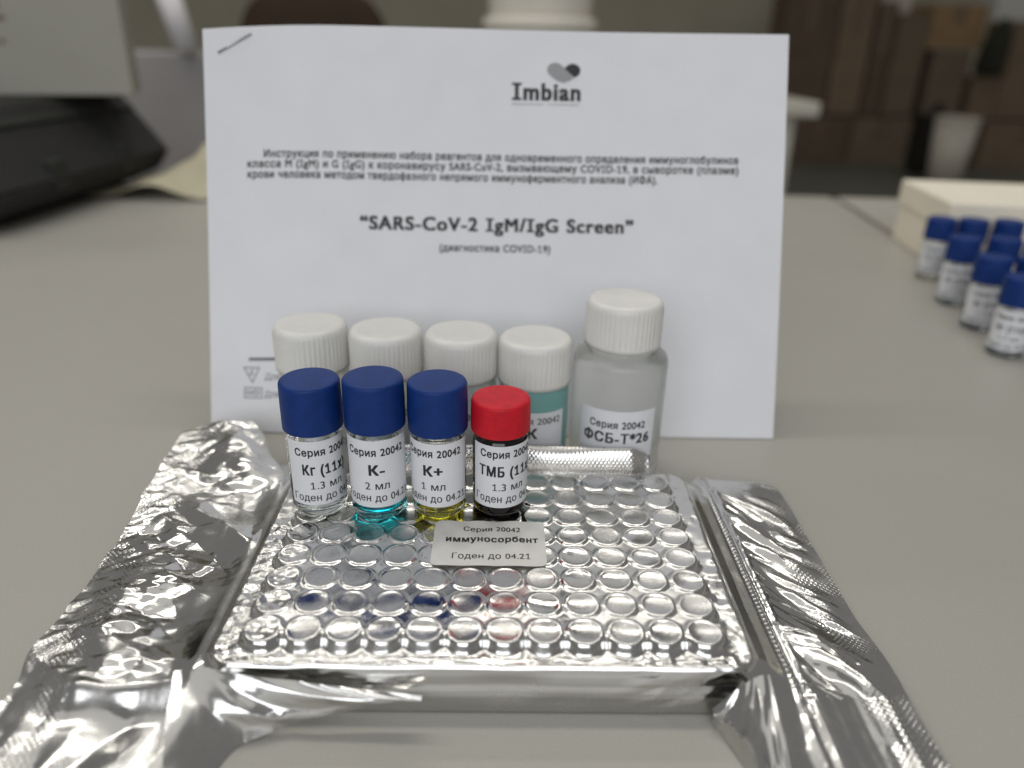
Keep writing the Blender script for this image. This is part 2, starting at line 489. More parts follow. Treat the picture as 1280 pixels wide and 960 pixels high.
def flange_z(x, y, d):
    wl = sstep(-56, -64, x); wr = sstep(56, 64, x); wb = np.clip(1 - wl - wr, 0, 1)
    d = np.maximum(d, 0)
    zl = 5.0 + (ZSH - 5.0) * np.exp(-d / 13.0) + 9.0 * sstep(45, 100, y) * sstep(-58, -80, x) - 2.0 * sstep(85, 105, -x)
    zr = 2.2 + (ZSH - 2.2) * np.exp(-(d / 10.0) ** 1.3) + 1.2 * sstep(76, 84, x) * sstep(20, 0, y)
    zb = 1.0 + (ZSH - 1.0) * np.exp(-d / 4.5)
    z = zl * wl + zr * wr + zb * wb
    a = sstep(1.0, 10.0, d)
    # warped coordinates so that creases bend
    wx = x + 5 * (fbm(x / 17, y / 17, 20) - .45); wy = y + 5 * (fbm(x / 15, y / 15, 21) - .45)
    mid = sstep(6, 17, d) * sstep(104, 90, -x)
    left = (4.4 * (tnoise(wx / 19, (wy + 0.3 * wx) / 12, 22) - .5)
            + mid * 3.0 * (tnoise(wx / 12, (wy + 0.35 * wx) / 5.2, 23) - .5)
            + mid * 0.9 * (tnoise((wx + .5 * wy) / 6, (wy - 0.3 * wx) / 3.4, 24) - .5)
            + (0.14 + 0.5 * sstep(80, 96, -x)) * (tnoise((wx + wy) / 3.5, (wy - wx) / 3.1, 26) - .5))
    left = left + sstep(88, 95, -x) * 0.35 * (fbm(wx / 2.2, wy / 2.2, 25) - .45)
    leaf = np.clip((tnoise(wx / 13, (wy + 0.62 * wx) / 4.6, 32) - .52) / .48, 0, 1)
    leaf2 = np.clip((tnoise(wx / 8, (wy + 0.7 * wx) / 2.9, 35) - .56) / .44, 0, 1)
    right = (2.6 * leaf + 1.3 * leaf2 + 1.6 * (tnoise(wx / 17, (wy + 0.6 * wx) / 11, 33) - .5)) * sstep(11.5, 15, d) * sstep(94, 85, x) * sstep(82, 64, y)
    right = right + 0.35 * (fbm(x / 12, y / 18, 34) - .45)
    # narrow pressed pleat along the right side of the plate
    pl = x - 69.0
    right = right + 0.9 * np.exp(-(pl / 0.8) ** 2) - 0.7 * np.exp(-((pl - 1.7) / 0.7) ** 2) + 0.5 * np.exp(-((pl - 3.2) / 0.6) ** 2) + 0.12 * np.sin(y * 4.2) * np.exp(-(pl / 1.0) ** 2)
    back = 1.4 * (billow(x / 7, y / 9, 40) - .4)
    return z + a * (left * wl + right * wr + back * wb)

def sheet_z(x, y):
    d = plate_sd(x, y)
    k = sstep(-0.9, 0.5, d)
    return plate_z(x, y) * (1 - k) + flange_z(x, y, d) * k

pouch = empty('foil_pouch', (0, 0, 0))
tag(pouch, 'silver foil pouch vacuum sealed over a 96 well plate, with crinkled side seals', 'foil pouch')

def build_sheet():
    xs = np.concatenate([np.arange(-105.5, -61, 0.55), np.arange(-61, 61.01, 0.42), np.arange(61.5, 95.6, 0.55)])
    nt, nf = 270, 74
    tt = np.linspace(1, 0, nt) 
    X = np.tile(xs, (nt + nf, 1)); Y = np.zeros_like(X); Z = np.zeros_like(X)
    yb = 77.5 + 24 * sstep(-66, -84, xs) + 8.5 * sstep(62, 70, xs) + 1.2 * (vnoise(xs / 9, xs * 0, 3) - .5) - 3.0 * sstep(-99, -106, xs) - 4 * sstep(91, 96, xs)
    for i, t in enumerate(tt):
        Y[i] = PY0 + (yb - PY0) * t
    Z[:nt] = sheet_z(X[:nt], Y[:nt])
    # scalloped outer edges, a touch uneven
    X[:nt] += (sstep(98, 105, -X[:nt]) * 1.6 * (fbm(Y[:nt] / 9, Y[:nt] * 0, 50) - .45)) + sstep(88, 95, X[:nt]) * 1.4 * (fbm(Y[:nt] / 22, Y[:nt] * 0, 51) - .45)
    z0 = Z[nt - 1].copy()
    # front: stepped skirt wall between the ears, loose ears outside it
    wy = [0.0, -0.55, -0.85, -0.95, -1.35, -1.5, -1.3, -0.9, 1.5]
    wz = [1.0, 0.95, 0.82, 0.64, 0.52, 0.42, 0.20, 0.02, 0.015]
    wk = [0, .06, .2, .36, .5, .6, .78, .95, 1]
    for j in range(nf):
        s = (j + 1) / nf
        i = nt + j
        yw = PY0 + np.interp(s, wk, wy) + 0.9 * (vnoise(xs / 13, xs * 0 + s * 2.2, 60) - .5) * math.sin(math.pi * min(1, s * 1.05)) \
            + 1.0 * (tnoise((xs + 9 * s) / 6, xs * 0 + s * 3.5, 61) - .5) * sstep(22, 36, np.abs(xs - 4)) * math.sin(math.pi * min(1, s))
        zw = z0 * np.interp(s, wk, wz)
        # ears: left one dives to the table in pleats, right one runs on flat
        L = 34.0 * s
        yl = PY0 - (L * 0.98)
        pleat = 4.6 * (tnoise((xs + 0.35 * L) / 8.0, xs * 0 + L / 26, 62) - .4) + 2.0 * (tnoise((xs - .3 * L) / 4.2, xs * 0 + L / 9, 63) - .45)
        zl = 0.6 + (z0 - 0.6) * math.exp(-(L / 4.2) ** 1.5) + pleat * min(1, s * 4) * (0.45 + 0.3 * s)
        yr = PY0 - L
        wxr = xs + 3 * (vnoise(xs / 8, xs * 0 + L / 8, 66) - .5)
        zr = 1.6 + (z0 - 1.6) * np.exp(-L / 30.0 * sstep(74, 66, xs) - L / 60.0) + 2.2 * (tnoise(wxr / 5.0, xs * 0 + L / 8, 64) - .45) * min(1, s * 4) * sstep(80, 70, xs) + 0.7 * (fbm(xs / 9, xs * 0 + L / 12, 65) - .45) * min(1, s * 3)
        we = np.maximum(sstep(-56.5, -59.5, xs), sstep(55.5, 59.5, xs))
        ye = np.where(xs < 0, yl, yr); ze = np.where(xs < 0, zl, zr)
        Y[i] = yw * (1 - we) + ye * we
        Z[i] = zw * (1 - we) + ze * we
    Z = np.maximum(Z, 0.3)
    ny, nx = X.shape
    V = np.stack([X, Y, Z], -1).reshape(-1, 3)
    idx = np.arange(ny * nx).reshape(ny, nx)
    Fc = np.stack([idx[:-1, :-1], idx[1:, :-1], idx[1:, 1:], idx[:-1, 1:]], -1).reshape(-1, 4)
    return mesh_obj('foil_sheet', V, Fc.tolist(), MAT['foil'], pouch)
build_sheet()

def interp_curve(P, t):
    P = np.array(P, float); k = np.linspace(0, 1, len(P))
    # smooth it by Catmull style averaging
    t = np.asarray(t)
    return np.stack([np.interp(t, k, P[:, i]) for i in range(3)], -1)

def ruled(name, T, B, nu, nv, bulge, seed, amp, mat):
    u = np.linspace(0, 1, nu); TT = interp_curve(T, u); BB = interp_curve(B, u)
    for _ in range(int(nu / 7)):
        for A in (TT, BB): A[1:-1] = (A[:-2] + 2 * A[1:-1] + A[2:]) / 4
    V = []
    for j in range(nv):
        v = j / (nv - 1)
        P = TT * (1 - v) + BB * v
        n = amp * 1.5 * (tnoise(u * 6 + v * 1.5, u * 0 + v * 2.2 + u * 1.3, seed) - .5) * np.sin(math.pi * np.clip(v * .9 + .08, 0, 1)) + amp * .6 * (tnoise(u * 13 - v * 2, u * 0 + v * 4, seed + 1) - .5)
        P[:, 1] += -bulge * math.sin(math.pi * v) - n
        P[:, 2] += 0.5 * bulge * math.sin(math.pi * v) + 0.6 * n
        P[:, 2] = np.maximum(P[:, 2], 0.35)
        V.append(P)
    V = np.array(V).reshape(-1, 3)
    idx = np.arange(nu * nv).reshape(nv, nu)
    Fc = np.stack([idx[:-1, :-1], idx[1:, :-1], idx[1:, 1:], idx[:-1, 1:]], -1).reshape(-1, 4)
    return mesh_obj(name, V, Fc.tolist(), mat, pouch)
ruled('corner_fold', [(-13, -11.8, 8.2), (-34, -11.6, 10.8), (-50, -10.6, 12.2), (-60, -9.2, 13.2), (-66, -9.0, 11.5)],
      [(-13, -12.0, 7.4), (-30, -13.0, 4.6), (-43, -14.6, 1.4), (-52, -19, 0.5), (-58, -40, 0.5)], 90, 40, 1.6, 70, 1.5, MAT['foil'])
ruled('corner_fold', [(49.5, -11.8, 5.0), (53, -11.5, 9.0), (57, -10.5, 12.0), (60, -9.5, 12.6), (62, -9.3, 12)],
      [(49.8, -11.6, 0.5), (51.5, -15, 0.5), (54, -22, 0.5), (57, -32, 0.5), (60, -41, 0.5)], 60, 30, 1.2, 76, 1.0, MAT['foil'])

def back_flap():
    xs = np.linspace(-34, 50, 120); V = []
    n = 16
    for j in range(n):
        v = j / (n - 1)
        curl = sstep(44, 50, xs)
        y = 74.5 + 3.2 * v + 1.8 * (vnoise(xs / 17, xs * 0 + v, 80) - .5)
        z = 11.6 + 7.6 * math.sin(v * 1.45) * (1 - 0.35 * curl) + 0.5 * (vnoise(xs / 16, xs * 0, 81) - .5) * v
        V.append(np.stack([xs, y + 1.5 * curl, z], -1))
    V = np.array(V).reshape(-1, 3); idx = np.arange(n * 120).reshape(n, 120)
    Fc = np.stack([idx[:-1, :-1], idx[:-1, 1:], idx[1:, 1:], idx[1:, :-1]], -1).reshape(-1, 4)
    o = mesh_obj('back_seal', V, Fc.tolist(), MAT['foil_seal'], pouch)
    o['label'] = 'narrow knurled seal standing up at the back of the pouch'
back_flap()

# label stuck on the wells
LBX = (-14.3, 15.1); LBY = (22.2, 41.4)
def lab_z(x, y):
    return ZTOP + 0.34 + 0.14 * math.sin(x * .698) * math.sin(y * .698 + .8) + 0.16 * float(fbm(x / 7, y / 7, 90))
def foil_label():
    nx, ny = 45, 30; V = []; Fc = []
    for j in range(ny):
        for i in range(nx):
            u, v = i / (nx - 1), j / (ny - 1)
            x = LBX[0] + (LBX[1] - LBX[0]) * u; y = LBY[0] + (LBY[1] - LBY[0]) * v
            # round the corners
            cx, cy = (LBX[0] + LBX[1]) / 2, (LBY[0] + LBY[1]) / 2
            hx, hy, r = (LBX[1] - LBX[0]) / 2, (LBY[1] - LBY[0]) / 2, 1.6
            dx, dy = abs(x - cx) - (hx - r), abs(y - cy) - (hy - r)
            if dx > 0 and dy > 0:
                q = max(dx, dy) / math.hypot(dx, dy)
                x = cx + math.copysign(hx - r + dx * q, x - cx); y = cy + math.copysign(hy - r + dy * q, y - cy)
            V.append((x, y, lab_z(x, y)))
    for j in range(ny - 1):
        for i in range(nx - 1):
            a = j * nx + i; Fc.append((a, a + 1, a + nx + 1, a + nx))
    o = mesh_obj('label', V, Fc, MAT['foil_label'], pouch)
    o['label'] = 'off white paper label stuck across the wells'
    letters('lettering', [
        ('Серия 20042', (-6.6, 8.6), 36.6, 1.9, 0.016),
        ('иммуносорбент', (-11.0, 13.2), 32.0, 2.2, 0.034),
        ('Годен до 04.21', (-9.0, 11.0), 25.0, 2.1, 0.008)],
        lambda a, c: (a, c, lab_z(a, c) + 0.06), MAT['ink'], o)
foil_label()

# ------------------------------------------------------------------ vials
def cap_profile(r, h, z0):
    return [(r - 1.2, z0), (r - 0.05, z0), (r, z0 + 0.3)] + [(r, z0 + h * .5)] + \
           [(r - 0.12, z0 + h - 1.0), (r - 0.35, z0 + h - 0.45), (r - 0.9, z0 + h - 0.12), (r - 1.6, z0 + h), (0.001, z0 + h + 0.02)]

def wrap_label(name, rad, half, z0, z1, parent, mat, n=40):
    V, Fc = [], []
    for zz in (z0, z1):
        for i in range(n + 1):
            a = -half + 2 * half * i / n
            V.append((rad * math.sin(a), -rad * math.cos(a), zz))
    for i in range(n): Fc.append((i, i + 1, n + 2 + i, n + 1 + i))
    return mesh_obj(name, V, Fc, mat, parent)

def vial(name, loc, face, kind, lines, label, group=None, body_h=25.2, cap_h=13.6, r=7.55, cap='blue', lz=(4.2, 23.6)):
    v = empty(name, loc, face)
    tag(v, label, 'vial', group)
    outer = [(0.001, 0.35), (r - 2.6, 0.25), (r - 1.9, 0.0), (r - 0.9, 0.15), (r - 0.25, 0.8), (r, 1.8), (r, body_h - 3.4), (r - 0.5, body_h - 2.0), (r - 1.0, body_h - 1.2), (r - 1.0, body_h + 5)]
    if kind == 'amber':
        lathe('glass_body', outer + [(0.001, body_h + 5)], MAT['amber'], v)
    else:
        inner = [(r - 2.2, body_h + 5), (r - 2.2, body_h - 2.2), (r - 1.2, body_h - 4.0), (r - 1.05, 3.4), (r - 1.6, 2.3), (r - 3.0, 1.75), (0.001, 1.7)]
        lathe('glass_body', outer + inner, MAT['glass'], v, closed=False)
        if kind != 'none':
            lh = {'cyan': 15.0, 'yellow': 8.0, 'water': 10.0}[kind]
            lathe('liquid', [(0.001, 1.69), (r - 3.0, 1.72), (r - 1.58, 2.28), (r - 1.03, 3.38), (r - 1.06, lh), (r - 1.6, lh - .25), (0.001, lh - .3)], MAT[kind], v)
    lathe('cap', smooth_prof(cap_profile(r + 0.5, cap_h, body_h), 0.3, 3), MAT[cap], v)
    lb = wrap_label('label', r + 0.06, 1.42, lz[0], lz[1], v, MAT['label'])
    if lines:
        rr = r + 0.11
        letters('lettering', lines, lambda a, c: (rr * math.sin(a / rr), -rr * math.cos(a / rr), c), MAT['ink'], lb)
    return v

def facing(x, y, off):
    """turn so that the label front looks at the camera, then off by some degrees"""
    return math.atan2(-(CAM[0] - x), -(CAM[1] - y)) * -1.0 + math.radians(off) if False else math.atan2(CAM[0] - x, y - CAM[1]) + math.radians(off)

def lab(big, vol, z=0.0, bw=None):
    return [('Серия 20042', (-8.2, 8.2), 19.3 + z, 2.05, 0.024), (big, bw or 0, 13.6 + z, 2.9, 0.042),
            (vol, 0, 9.2 + z, 2.15, 0.010), ('Годен до 04.21', (-9.8, 9.8), 5.5 + z, 2.15, 0.012)]
ZF = ZTOP + 0.3
g4 = None
vial('glass_vial', (-47.4, 49.6, ZF), facing(-47.4, 49.6, 17), 'water', lab('Кг (11х)', '1.3 мл', 0, (-6.4, 6.4)),
     'clear glass vial with blue cap and label reading Кг (11x)', body_h=25.0)
vial('glass_vial', (-30.4, 47.6, ZF + .4), facing(-30.4, 47.6, -3), 'cyan', lab('К-', '2 мл', 1.0),
     'glass vial of turquoise liquid with blue cap, label reading К-', body_h=26.3, lz=(4.6, 24.8))
vial('glass_vial', (-13.9, 49.2, ZF), facing(-13.9, 49.2, -13), 'yellow', lab('К+', '1 мл', 0.3),
     'glass vial of yellow liquid with blue cap, label reading К+', body_h=25.2)
vial('glass_vial', (2.9, 50.2, ZF), facing(2.9, 50.2, 19), 'amber', lab('ТМБ (11х)', '1.3 мл', -0.2, (-8.6, 8.6)),
     'dark vial with red cap and label reading ТМБ', body_h=24.6, cap_h=9.3, cap='red', lz=(3.6, 22.6))

# ------------------------------------------------------------------ white capped bottles
def bottle(loc, face, r, h, shoulder, cap_r, cap_h, mat, label, lines=None, lz=None):
    v = empty('plastic_bottle', loc, face)
    tag(v, label, 'bottle', 'white capped reagent bottles before the booklet')
    nk = cap_r - 2.0
    body_top = h - cap_h
    prof = [(0.001, 0.8), (r - 3, 0.6), (r - 1.8, 0.0), (r - .5, .4), (r, 2.0), (r, shoulder - 4), (r - 0.6, shoulder - 1.6), (min(nk + .8, r - 1.2), shoulder), (nk, shoulder + 0.6), (nk, body_top + cap_h * .6), (0.001, body_top + cap_h * .6)]
    lathe('bottle_body', smooth_prof(prof, 1.4, 4), mat, v, n=72)
    n = 60
    cprof = [(cap_r - 1.5, body_top), (cap_r + .15, body_top), (cap_r + .15, body_top + 1.4), (cap_r, body_top + 1.8), (cap_r, body_top + cap_h - 2.6), (cap_r - .25, body_top + cap_h - 1.2), (cap_r - .9, body_top + cap_h - .3), (cap_r - 1.9, body_top + cap_h), (cap_r - 3.0, body_top + cap_h - 0.15), (0.001, body_top + cap_h - 0.1)]
    lathe('cap', cprof, MAT['white_cap'], v, n=240, ribs=48, rib_amp=0.20, rib_z=(body_top + 1.7, body_top + cap_h - 2.5))
    if lz:
        lb = wrap_label('label', r + 0.08, 0.98 if r < 13 else 0.86, lz[0], lz[1], v, MAT['label'], 48)
        rr = r + 0.14
        letters('lettering', lines, lambda a, c: (rr * math.sin(a / rr), -rr * math.cos(a / rr), c), MAT['ink'], lb)
    return v
def blab(big, z):
    return [('Серия 20042', (-9.5, 9.5), z, 2.2, 0.016), (big, 0, z - 5.0, 3.4, 0.035), ('20 мл', 0, z - 9.6, 2.2, 0.004), ('Годен до 04.21', (-11.5, 11.5), z - 13.6, 2.2, 0.006)]
BT = [(-58.6, 97.4, 52.2, 'bottle_cream'), (-34.2, 95.6, 51.6, 'bottle_cream'), (-10.0, 94.2, 51.4, 'bottle_pale'), (13.7, 92.4, 50.8, 'bottle_teal')]
txt = ['white capped bottle of cream liquid standing behind the Кг vial', 'white capped milky bottle standing behind the К- vial',
       'white capped bottle of pale green liquid behind the К+ vial', 'white capped bottle of teal liquid behind the red capped vial']
for (x, y, h, m), l in zip(BT, txt):
    bottle((x, y, 0.05), facing(x, y, 0), 11.2, h, h - 13.2, 11.65, 14.4, MAT[m], l, blab('К', 25.0) if 'teal' in m else blab('К', 25.0)[::3], (8, 29.0))
bottle((41.6, 95.0, 0.05), facing(41.6, 95.0, 3), 15.2, 63.0, 46.5, 12.0, 14.6, MAT['bottle_clear'],
       'tall translucent bottle with white cap, label reading ФСБ-Т', [('Серия 20042', (-9.2, 9.2), 24.6, 2.3, 0.022), ('ФСБ-Т*26', (-11.2, 11.2), 19.4, 3.3, 0.038), ('50 мл', 0, 15.2, 2.2, 0.010), ('Годен до 04.21', (-10, 13.5), 11.2, 2.2, 0.012)], (7, 30.6))

# ------------------------------------------------------------------ booklet
PB = np.array([-0.15, 119.65, 0.5]); PT = 0.3623
PA = np.array([1.0, 0.0024, 0.0]); PN = np.array([-0.0024, 1.0, 0.0])
PUP = math.cos(PT) * np.array([0, 0, 1.0]) + math.sin(PT) * PN
PNRM = np.cross(PA, PUP)                                    # towards the camera
def page(s, t, off=0.0):
    u, v = s / 105.0, t / 148.5
    bow = 1.9 * math.cos(u * 1.9 + .3) * math.sin(math.pi * v * .9) + 0.5 * math.sin(u * 4.0) * v
    tl = max(0.0, -u - 0.55) / 0.45
    curl = 5.0 * tl * tl * v * v                             # the free top left corner comes forward
    return tuple(PB + PA * s + PUP * (t - 4.2 * tl * tl * v * v) + PNRM * (off + curl - bow))
def page_st(px, py):
    d = FWD * F_PX + RGT * (px - 640) - UPV * (py - 480)
    k = np.dot(PB - CAM, PNRM) / np.dot(d, PNRM)
    P = CAM + k * d - PB
    return float(P @ PA), float(P @ PUP)
book = empty('folded_booklet', (0, 119.65, 0)); BO = np.array([0, 119.65, 0])
tag(book, 'stapled white instruction booklet standing folded behind the bottles', 'booklet')
def sheet(off, ds, dt, w=210.0, h=148.5):
    nx, ny = 64, 45; V, Fc = [], []
    for lay in (0, 1):
        for j in range(ny):
            for i in range(nx):
                V.append(np.array(page(-w / 2 + w * i / (nx - 1) + ds, h * j / (ny - 1) + dt * j / (ny - 1), off - 0.11 * lay)) - BO)
    for j in range(ny - 1):
        for i in range(nx - 1):
            a = j * nx + i; Fc.append((a, a + 1, a + nx + 1, a + nx))
            q = a + nx * ny; Fc.append((q, q + nx, q + nx + 1, q + 1))
    rim = [i for i in range(nx)] + [j * nx + nx - 1 for j in range(1, ny)] + [(ny - 1) * nx + i for i in range(nx - 2, -1, -1)] + [j * nx for j in range(ny - 2, 0, -1)]
    for a, c in zip(rim, rim[1:] + rim[:1]): Fc.append((a, a + nx * ny, c + nx * ny, c))
    return mesh_obj('page', V, Fc, MAT['paper'], book, smooth=False)
front = sheet(0.0, 0.8, 0, 211.0)
for k in range(1, 4): sheet(-0.13 * k, 0.8 + 0.7 * math.sin(k * 2.1), -0.3 * k)
# rear half folded back under the stack
def rear():
    V, Fc = [], []; nx, ny = 12, 14
    prof = []
    for j in range(ny):
        v = j / (ny - 1)
        prof.append((119.9 + 1.4 * min(1, v * 8) + math.sin(PT) * 138 * v * 1.0 + 16 * math.sin(math.pi * v * .5) * v, 0.5 + math.cos(PT) * 136 * v))
    for (y, z) in prof:
        for i in range(nx):
            V.append((-105 + 210 * i / (nx - 1), y + 0.6 - 119.65, z))
    for j in range(ny - 1):
        for i in range(nx - 1):
            a = j * nx + i; Fc.append((a, a + 1, a + nx + 1, a + nx))
    mesh_obj('folded_half', V, Fc, MAT['paper'], book)
rear()
INK = 0.10
def pm(px_off=INK): return lambda a, c: np.array(page(a, c, px_off)) - BO
def line(s, x0, y0, x1, y1, cap_px, bold):
    """text whose baseline runs between two picture positions"""
    a = page_st(x0, y0); c = page_st(x1, y1)
    h = cap_px / 3.28
    return (s, (a[0], c[0]), (a[1] + c[1]) / 2, h, bold)
letters('lettering', [
    line('Инструкция по применению набора реагентов для одновременного определения иммуноглобулинов', 330, 193, 922, 207, 8.6, 0.026),
    line('класса M (IgM) и G (IgG) к коронавирусу SARS-CoV-2, вызывающему COVID-19, в сыворотке (плазме)', 310, 206, 922, 219, 8.6, 0.026),
    line('крови человека методом твердофазного непрямого иммуноферментного анализа (ИФА).', 310, 219, 822, 230.5, 8.6, 0.026),
    line('“SARS-CoV-2 IgM/IgG Screen”', 449, 286, 792, 291, 15.5, 0.042),
    line('(диагностика COVID-19)', 549, 313, 688, 315.5, 8.4, 0.026),
    line('Imbian', 640, 123, 726, 125, 19.5, 0.045)], pm(), MAT['ink'], front, True)

# logo heart, tagline, dash and the two symbols at the foot
def flat_poly(name, polys, mat, off=INK):
    V, Fc = [], []
    for P in polys:
        o = len(V)
        V += [np.array(page(*page_st(x, y), off)) - BO for x, y in P]
        Fc.append(tuple(range(o, o + len(P))))
    return mesh_obj(name, V, Fc, mat, front, smooth=False)
def capsule(c0, c1, r0, n=16):
    a = math.atan2(c1[1] - c0[1], c1[0] - c0[0]); P = []
    for i in range(n + 1): t = a + math.pi / 2 + math.pi * i / n; P.append((c0[0] + r0 * math.cos(t), c0[1] + r0 * math.sin(t)))
    for i in range(n + 1): t = a - math.pi / 2 + math.pi * i / n; P.append((c1[0] + r0 * math.cos(t), c1[1] + r0 * math.sin(t)))
    return P[::-1]
flat_poly('logo_mark', [[(684, 84), (685, 90), (690, 95), (697, 100), (705, 102.5), (712, 100), (718, 96.5), (713, 91), (704, 82), (699, 78), (694, 77), (688, 78.5)]], MAT['grey_ink'], INK)
flat_poly('logo_mark', [[(706, 84), (713, 91), (719, 96), (724.5, 92), (726, 87), (725, 83), (721, 79.6), (716, 78.4), (711, 79.6)]], MAT['ink'], INK + 0.05)
def rect(x0, y0, x1, y1): return [(x0, y1), (x1, y1), (x1, y0), (x0, y0)]
bars = []
x = 640.0
rb = random.Random(2)
while x < 725:
    if not 681 < x < 686:
        bars.append(rect(x, 127.4 + (x - 640) * .018, x + 1.3, 129.8 + (x - 640) * .018))
    x += rb.choice((2.3, 2.7, 3.2))
flat_poly('tagline', bars, MAT['grey_ink'])
def frame(P, w):
    """thin outline polygons round a closed path"""
    out = []
    for (a, c) in zip(P, P[1:] + P[:1]):
        d = np.array(c) - a; d = d / np.linalg.norm(d); nn = np.array([-d[1], d[0]]) * w / 2
        a2 = np.array(a) - d * w / 2; c2 = np.array(c) + d * w / 2
        out.append([tuple(a2 + nn), tuple(c2 + nn), tuple(c2 - nn), tuple(a2 - nn)])
    return out
flat_poly('rule', [rect(311, 447, 372, 450.6)], MAT['dim_ink'])
sym = frame([(305, 459), (324, 459.6), (315.6, 478)], 1.1)
sym += frame([(306, 484.4), (327, 485), (327.2, 497.4), (306, 497)], 1.1)
for k, q in enumerate(sym): pass
flat_poly('symbol', sym, MAT['dim_ink'])
letters('lettering', [line('Σ', 312, 468.5, 318, 468.7, 6.0, 0.01), line('IVD', 309, 494.2, 324, 494.6, 7.0, 0.01),
                      line('Для', 331, 474.5, 349, 475, 7.5, 0.0), line('Для', 331, 496.5, 349, 497, 7.5, 0.0)], pm(), MAT['dim_ink'], front)
# staple
a0, a1 = np.array(page(*page_st(277, 60), 0.5)) - BO, np.array(page(*page_st(316, 39), 0.5)) - BO
def tube(name, P, r, mat, parent, n=8):
    V, Fc = [], []
    P = [np.array(p, float) for p in P]
    for i, p in enumerate(P):
        d = P[min(i + 1, len(P) - 1)] - P[max(i - 1, 0)]; d /= np.linalg.norm(d)
        e1 = np.cross(d, [0.3, 0.2, 0.93]); e1 /= np.linalg.norm(e1); e2 = np.cross(d, e1)
        for k in range(n):
            t = 2 * math.pi * k / n; V.append(p + r * (math.cos(t) * e1 + math.sin(t) * e2))
    for i in range(len(P) - 1):
        for k in range(n):
            Fc.append((i * n + k, i * n + (k + 1) % n, (i + 1) * n + (k + 1) % n, (i + 1) * n + k))
    Fc.append(tuple(range(n - 1, -1, -1))); Fc.append(tuple((len(P) - 1) * n + k for k in range(n)))
    return mesh_obj(name, V, Fc, mat, parent)
tube('staple', [a0 - PNRM * 1.2, a0, a0 + (a1 - a0) * .5, a1, a1 - PNRM * 1.2], 0.36, MAT['steel'], book)

# ------------------------------------------------------------------ vials and carton on the second table
G2 = 'blue capped vials standing before the white carton'
first = vial('glass_vial', (281.5, 345.6, 0.05), facing(281.5, 345.6, 14), 'water', lab('Кг (11х)', '1.3 мл', 0, (-6.4, 6.4)),
             'small blue capped glass vial with white label in the rows before the white carton', G2, body_h=25.6, r=8.2)
def copy_tree(o, loc, rz):
    c = o.copy(); COL.objects.link(c); c.location = [v * S for v in loc]; c.rotation_euler = (0, 0, rz)
    for ch in o.children:
        d = ch.copy(); COL.objects.link(d); d.parent = c
        for g in ch.children:
            e = g.copy(); COL.objects.link(e); e.parent = d
    return c
for k, (x, y) in enumerate([(267.1, 293.4), (258.3, 250.5), (250.1, 212.4), (300.5, 343), (322, 341), (289.5, 292), (310, 290), (277.5, 246), (298, 243), (331, 289)]):
    copy_tree(first, (x, y, 0.05), facing(x, y, 12 + 9 * math.sin(k * 2.3)))
vial('glass_vial', (272.5, 205.0, 0.05), facing(272.5, 205, 150), 'yellow', None,
     'blue capped vial showing yellow liquid beside the rows of blue capped vials', None, body_h=25.6, r=8.2)
carton_mat = simple('white_card', (0.86, 0.80, 0.67), 0.7, 0.03, 30)
def tray(name, x0, x1, y0, y1, z0, z1, mat, parent, t=3.0, rz=0.0, loc=None):
    b = box_bm(x0, x1, y0, y1, z0, z0 + t)
    for q in ((x0, x1, y0, y0 + t), (x0, x1, y1 - t, y1), (x0, x0 + t, y0 + t, y1 - t), (x1 - t, x1, y0 + t, y1 - t)):
        box_bm(q[0], q[1], q[2], q[3], z0 + t + .01, z1, bm=b)
    return bm_obj(name, b, mat, parent)
wb = empty('white_carton', (297.5, 366, 0.05), -0.136)
tag(wb, 'long low white carton with a flat lid behind the small blue capped vials', 'carton')
bm_obj('carton_body', box_bm(0, 240, 0, 92, 0, 36, 1.2), carton_mat, wb)
bm_obj('lid', box_bm(-1.5, 241.5, -1.5, 93.5, 27, 45, 1.2), carton_mat, wb)

# ------------------------------------------------------------------ black bag and cream carton on the left
black = simple('black_nylon', (0.010, 0.010, 0.0095), 0.65, 0.3, 90, (500.0, 0.3, 0.001))
dkgrey = simple('charcoal_nylon', (0.016, 0.017, 0.015), 0.6, 0.2, 90, (400.0, 0.3, 0.001))
def prism(name, prof, y0, y1, mat, parent, bev=8.0, seg=3, smooth=True):
    b = bmesh.new()
    A = [b.verts.new((x, y0, z)) for x, z in prof]; B = [b.verts.new((x, y1, z)) for x, z in prof]
    b.faces.new(A); b.faces.new(B[::-1]); n = len(prof)
    for i in range(n): b.faces.new((A[i], B[i], B[(i + 1) % n], A[(i + 1) % n]))
    if bev: bmesh.ops.bevel(b, geom=list(b.edges), offset=bev, segments=seg, affect='EDGES')
    return bm_obj(name, b, mat, parent, smooth=smooth)
qa, qb = on_z(-60, 296, 0), on_z(166, 224, 0)
ang = math.atan2(qb[1] - qa[1], qb[0] - qa[0]) - math.pi / 2
bl = float(np.hypot(qb[0] - qa[0], qb[1] - qa[1])); tz = float(at(166, 120, 575)[2])
bag = empty('black_case', (qa[0], qa[1], 0.05), ang); tag(bag, 'black angular equipment case lying under the cream carton', 'case')
prism('case_body', [(0, 0), (30, 12), (44, 30), (4, tz - 3), (-6, tz), (-250, tz), (-250, 0)], 0, bl, black, bag, 2.0, 2, False)
prism('lid_rim', [(-8, tz - 16), (17, tz - 16), (13, tz - 11), (-8, tz - 11)], 4, bl - 4, dkgrey, bag, 0.8, 1, False)
bm_obj('name_tape', box_bm(-46, -2, -1.2, -0.1, 44, 54, .3), simple('red_tape', (0.30, 0.05, 0.03), 0.6, .1), bag)
for yy in (bl * .3, bl * .7): bm_obj('latch', box_bm(30, 42, yy - 9, yy + 9, 22, 44, 1.0), dkgrey, bag)
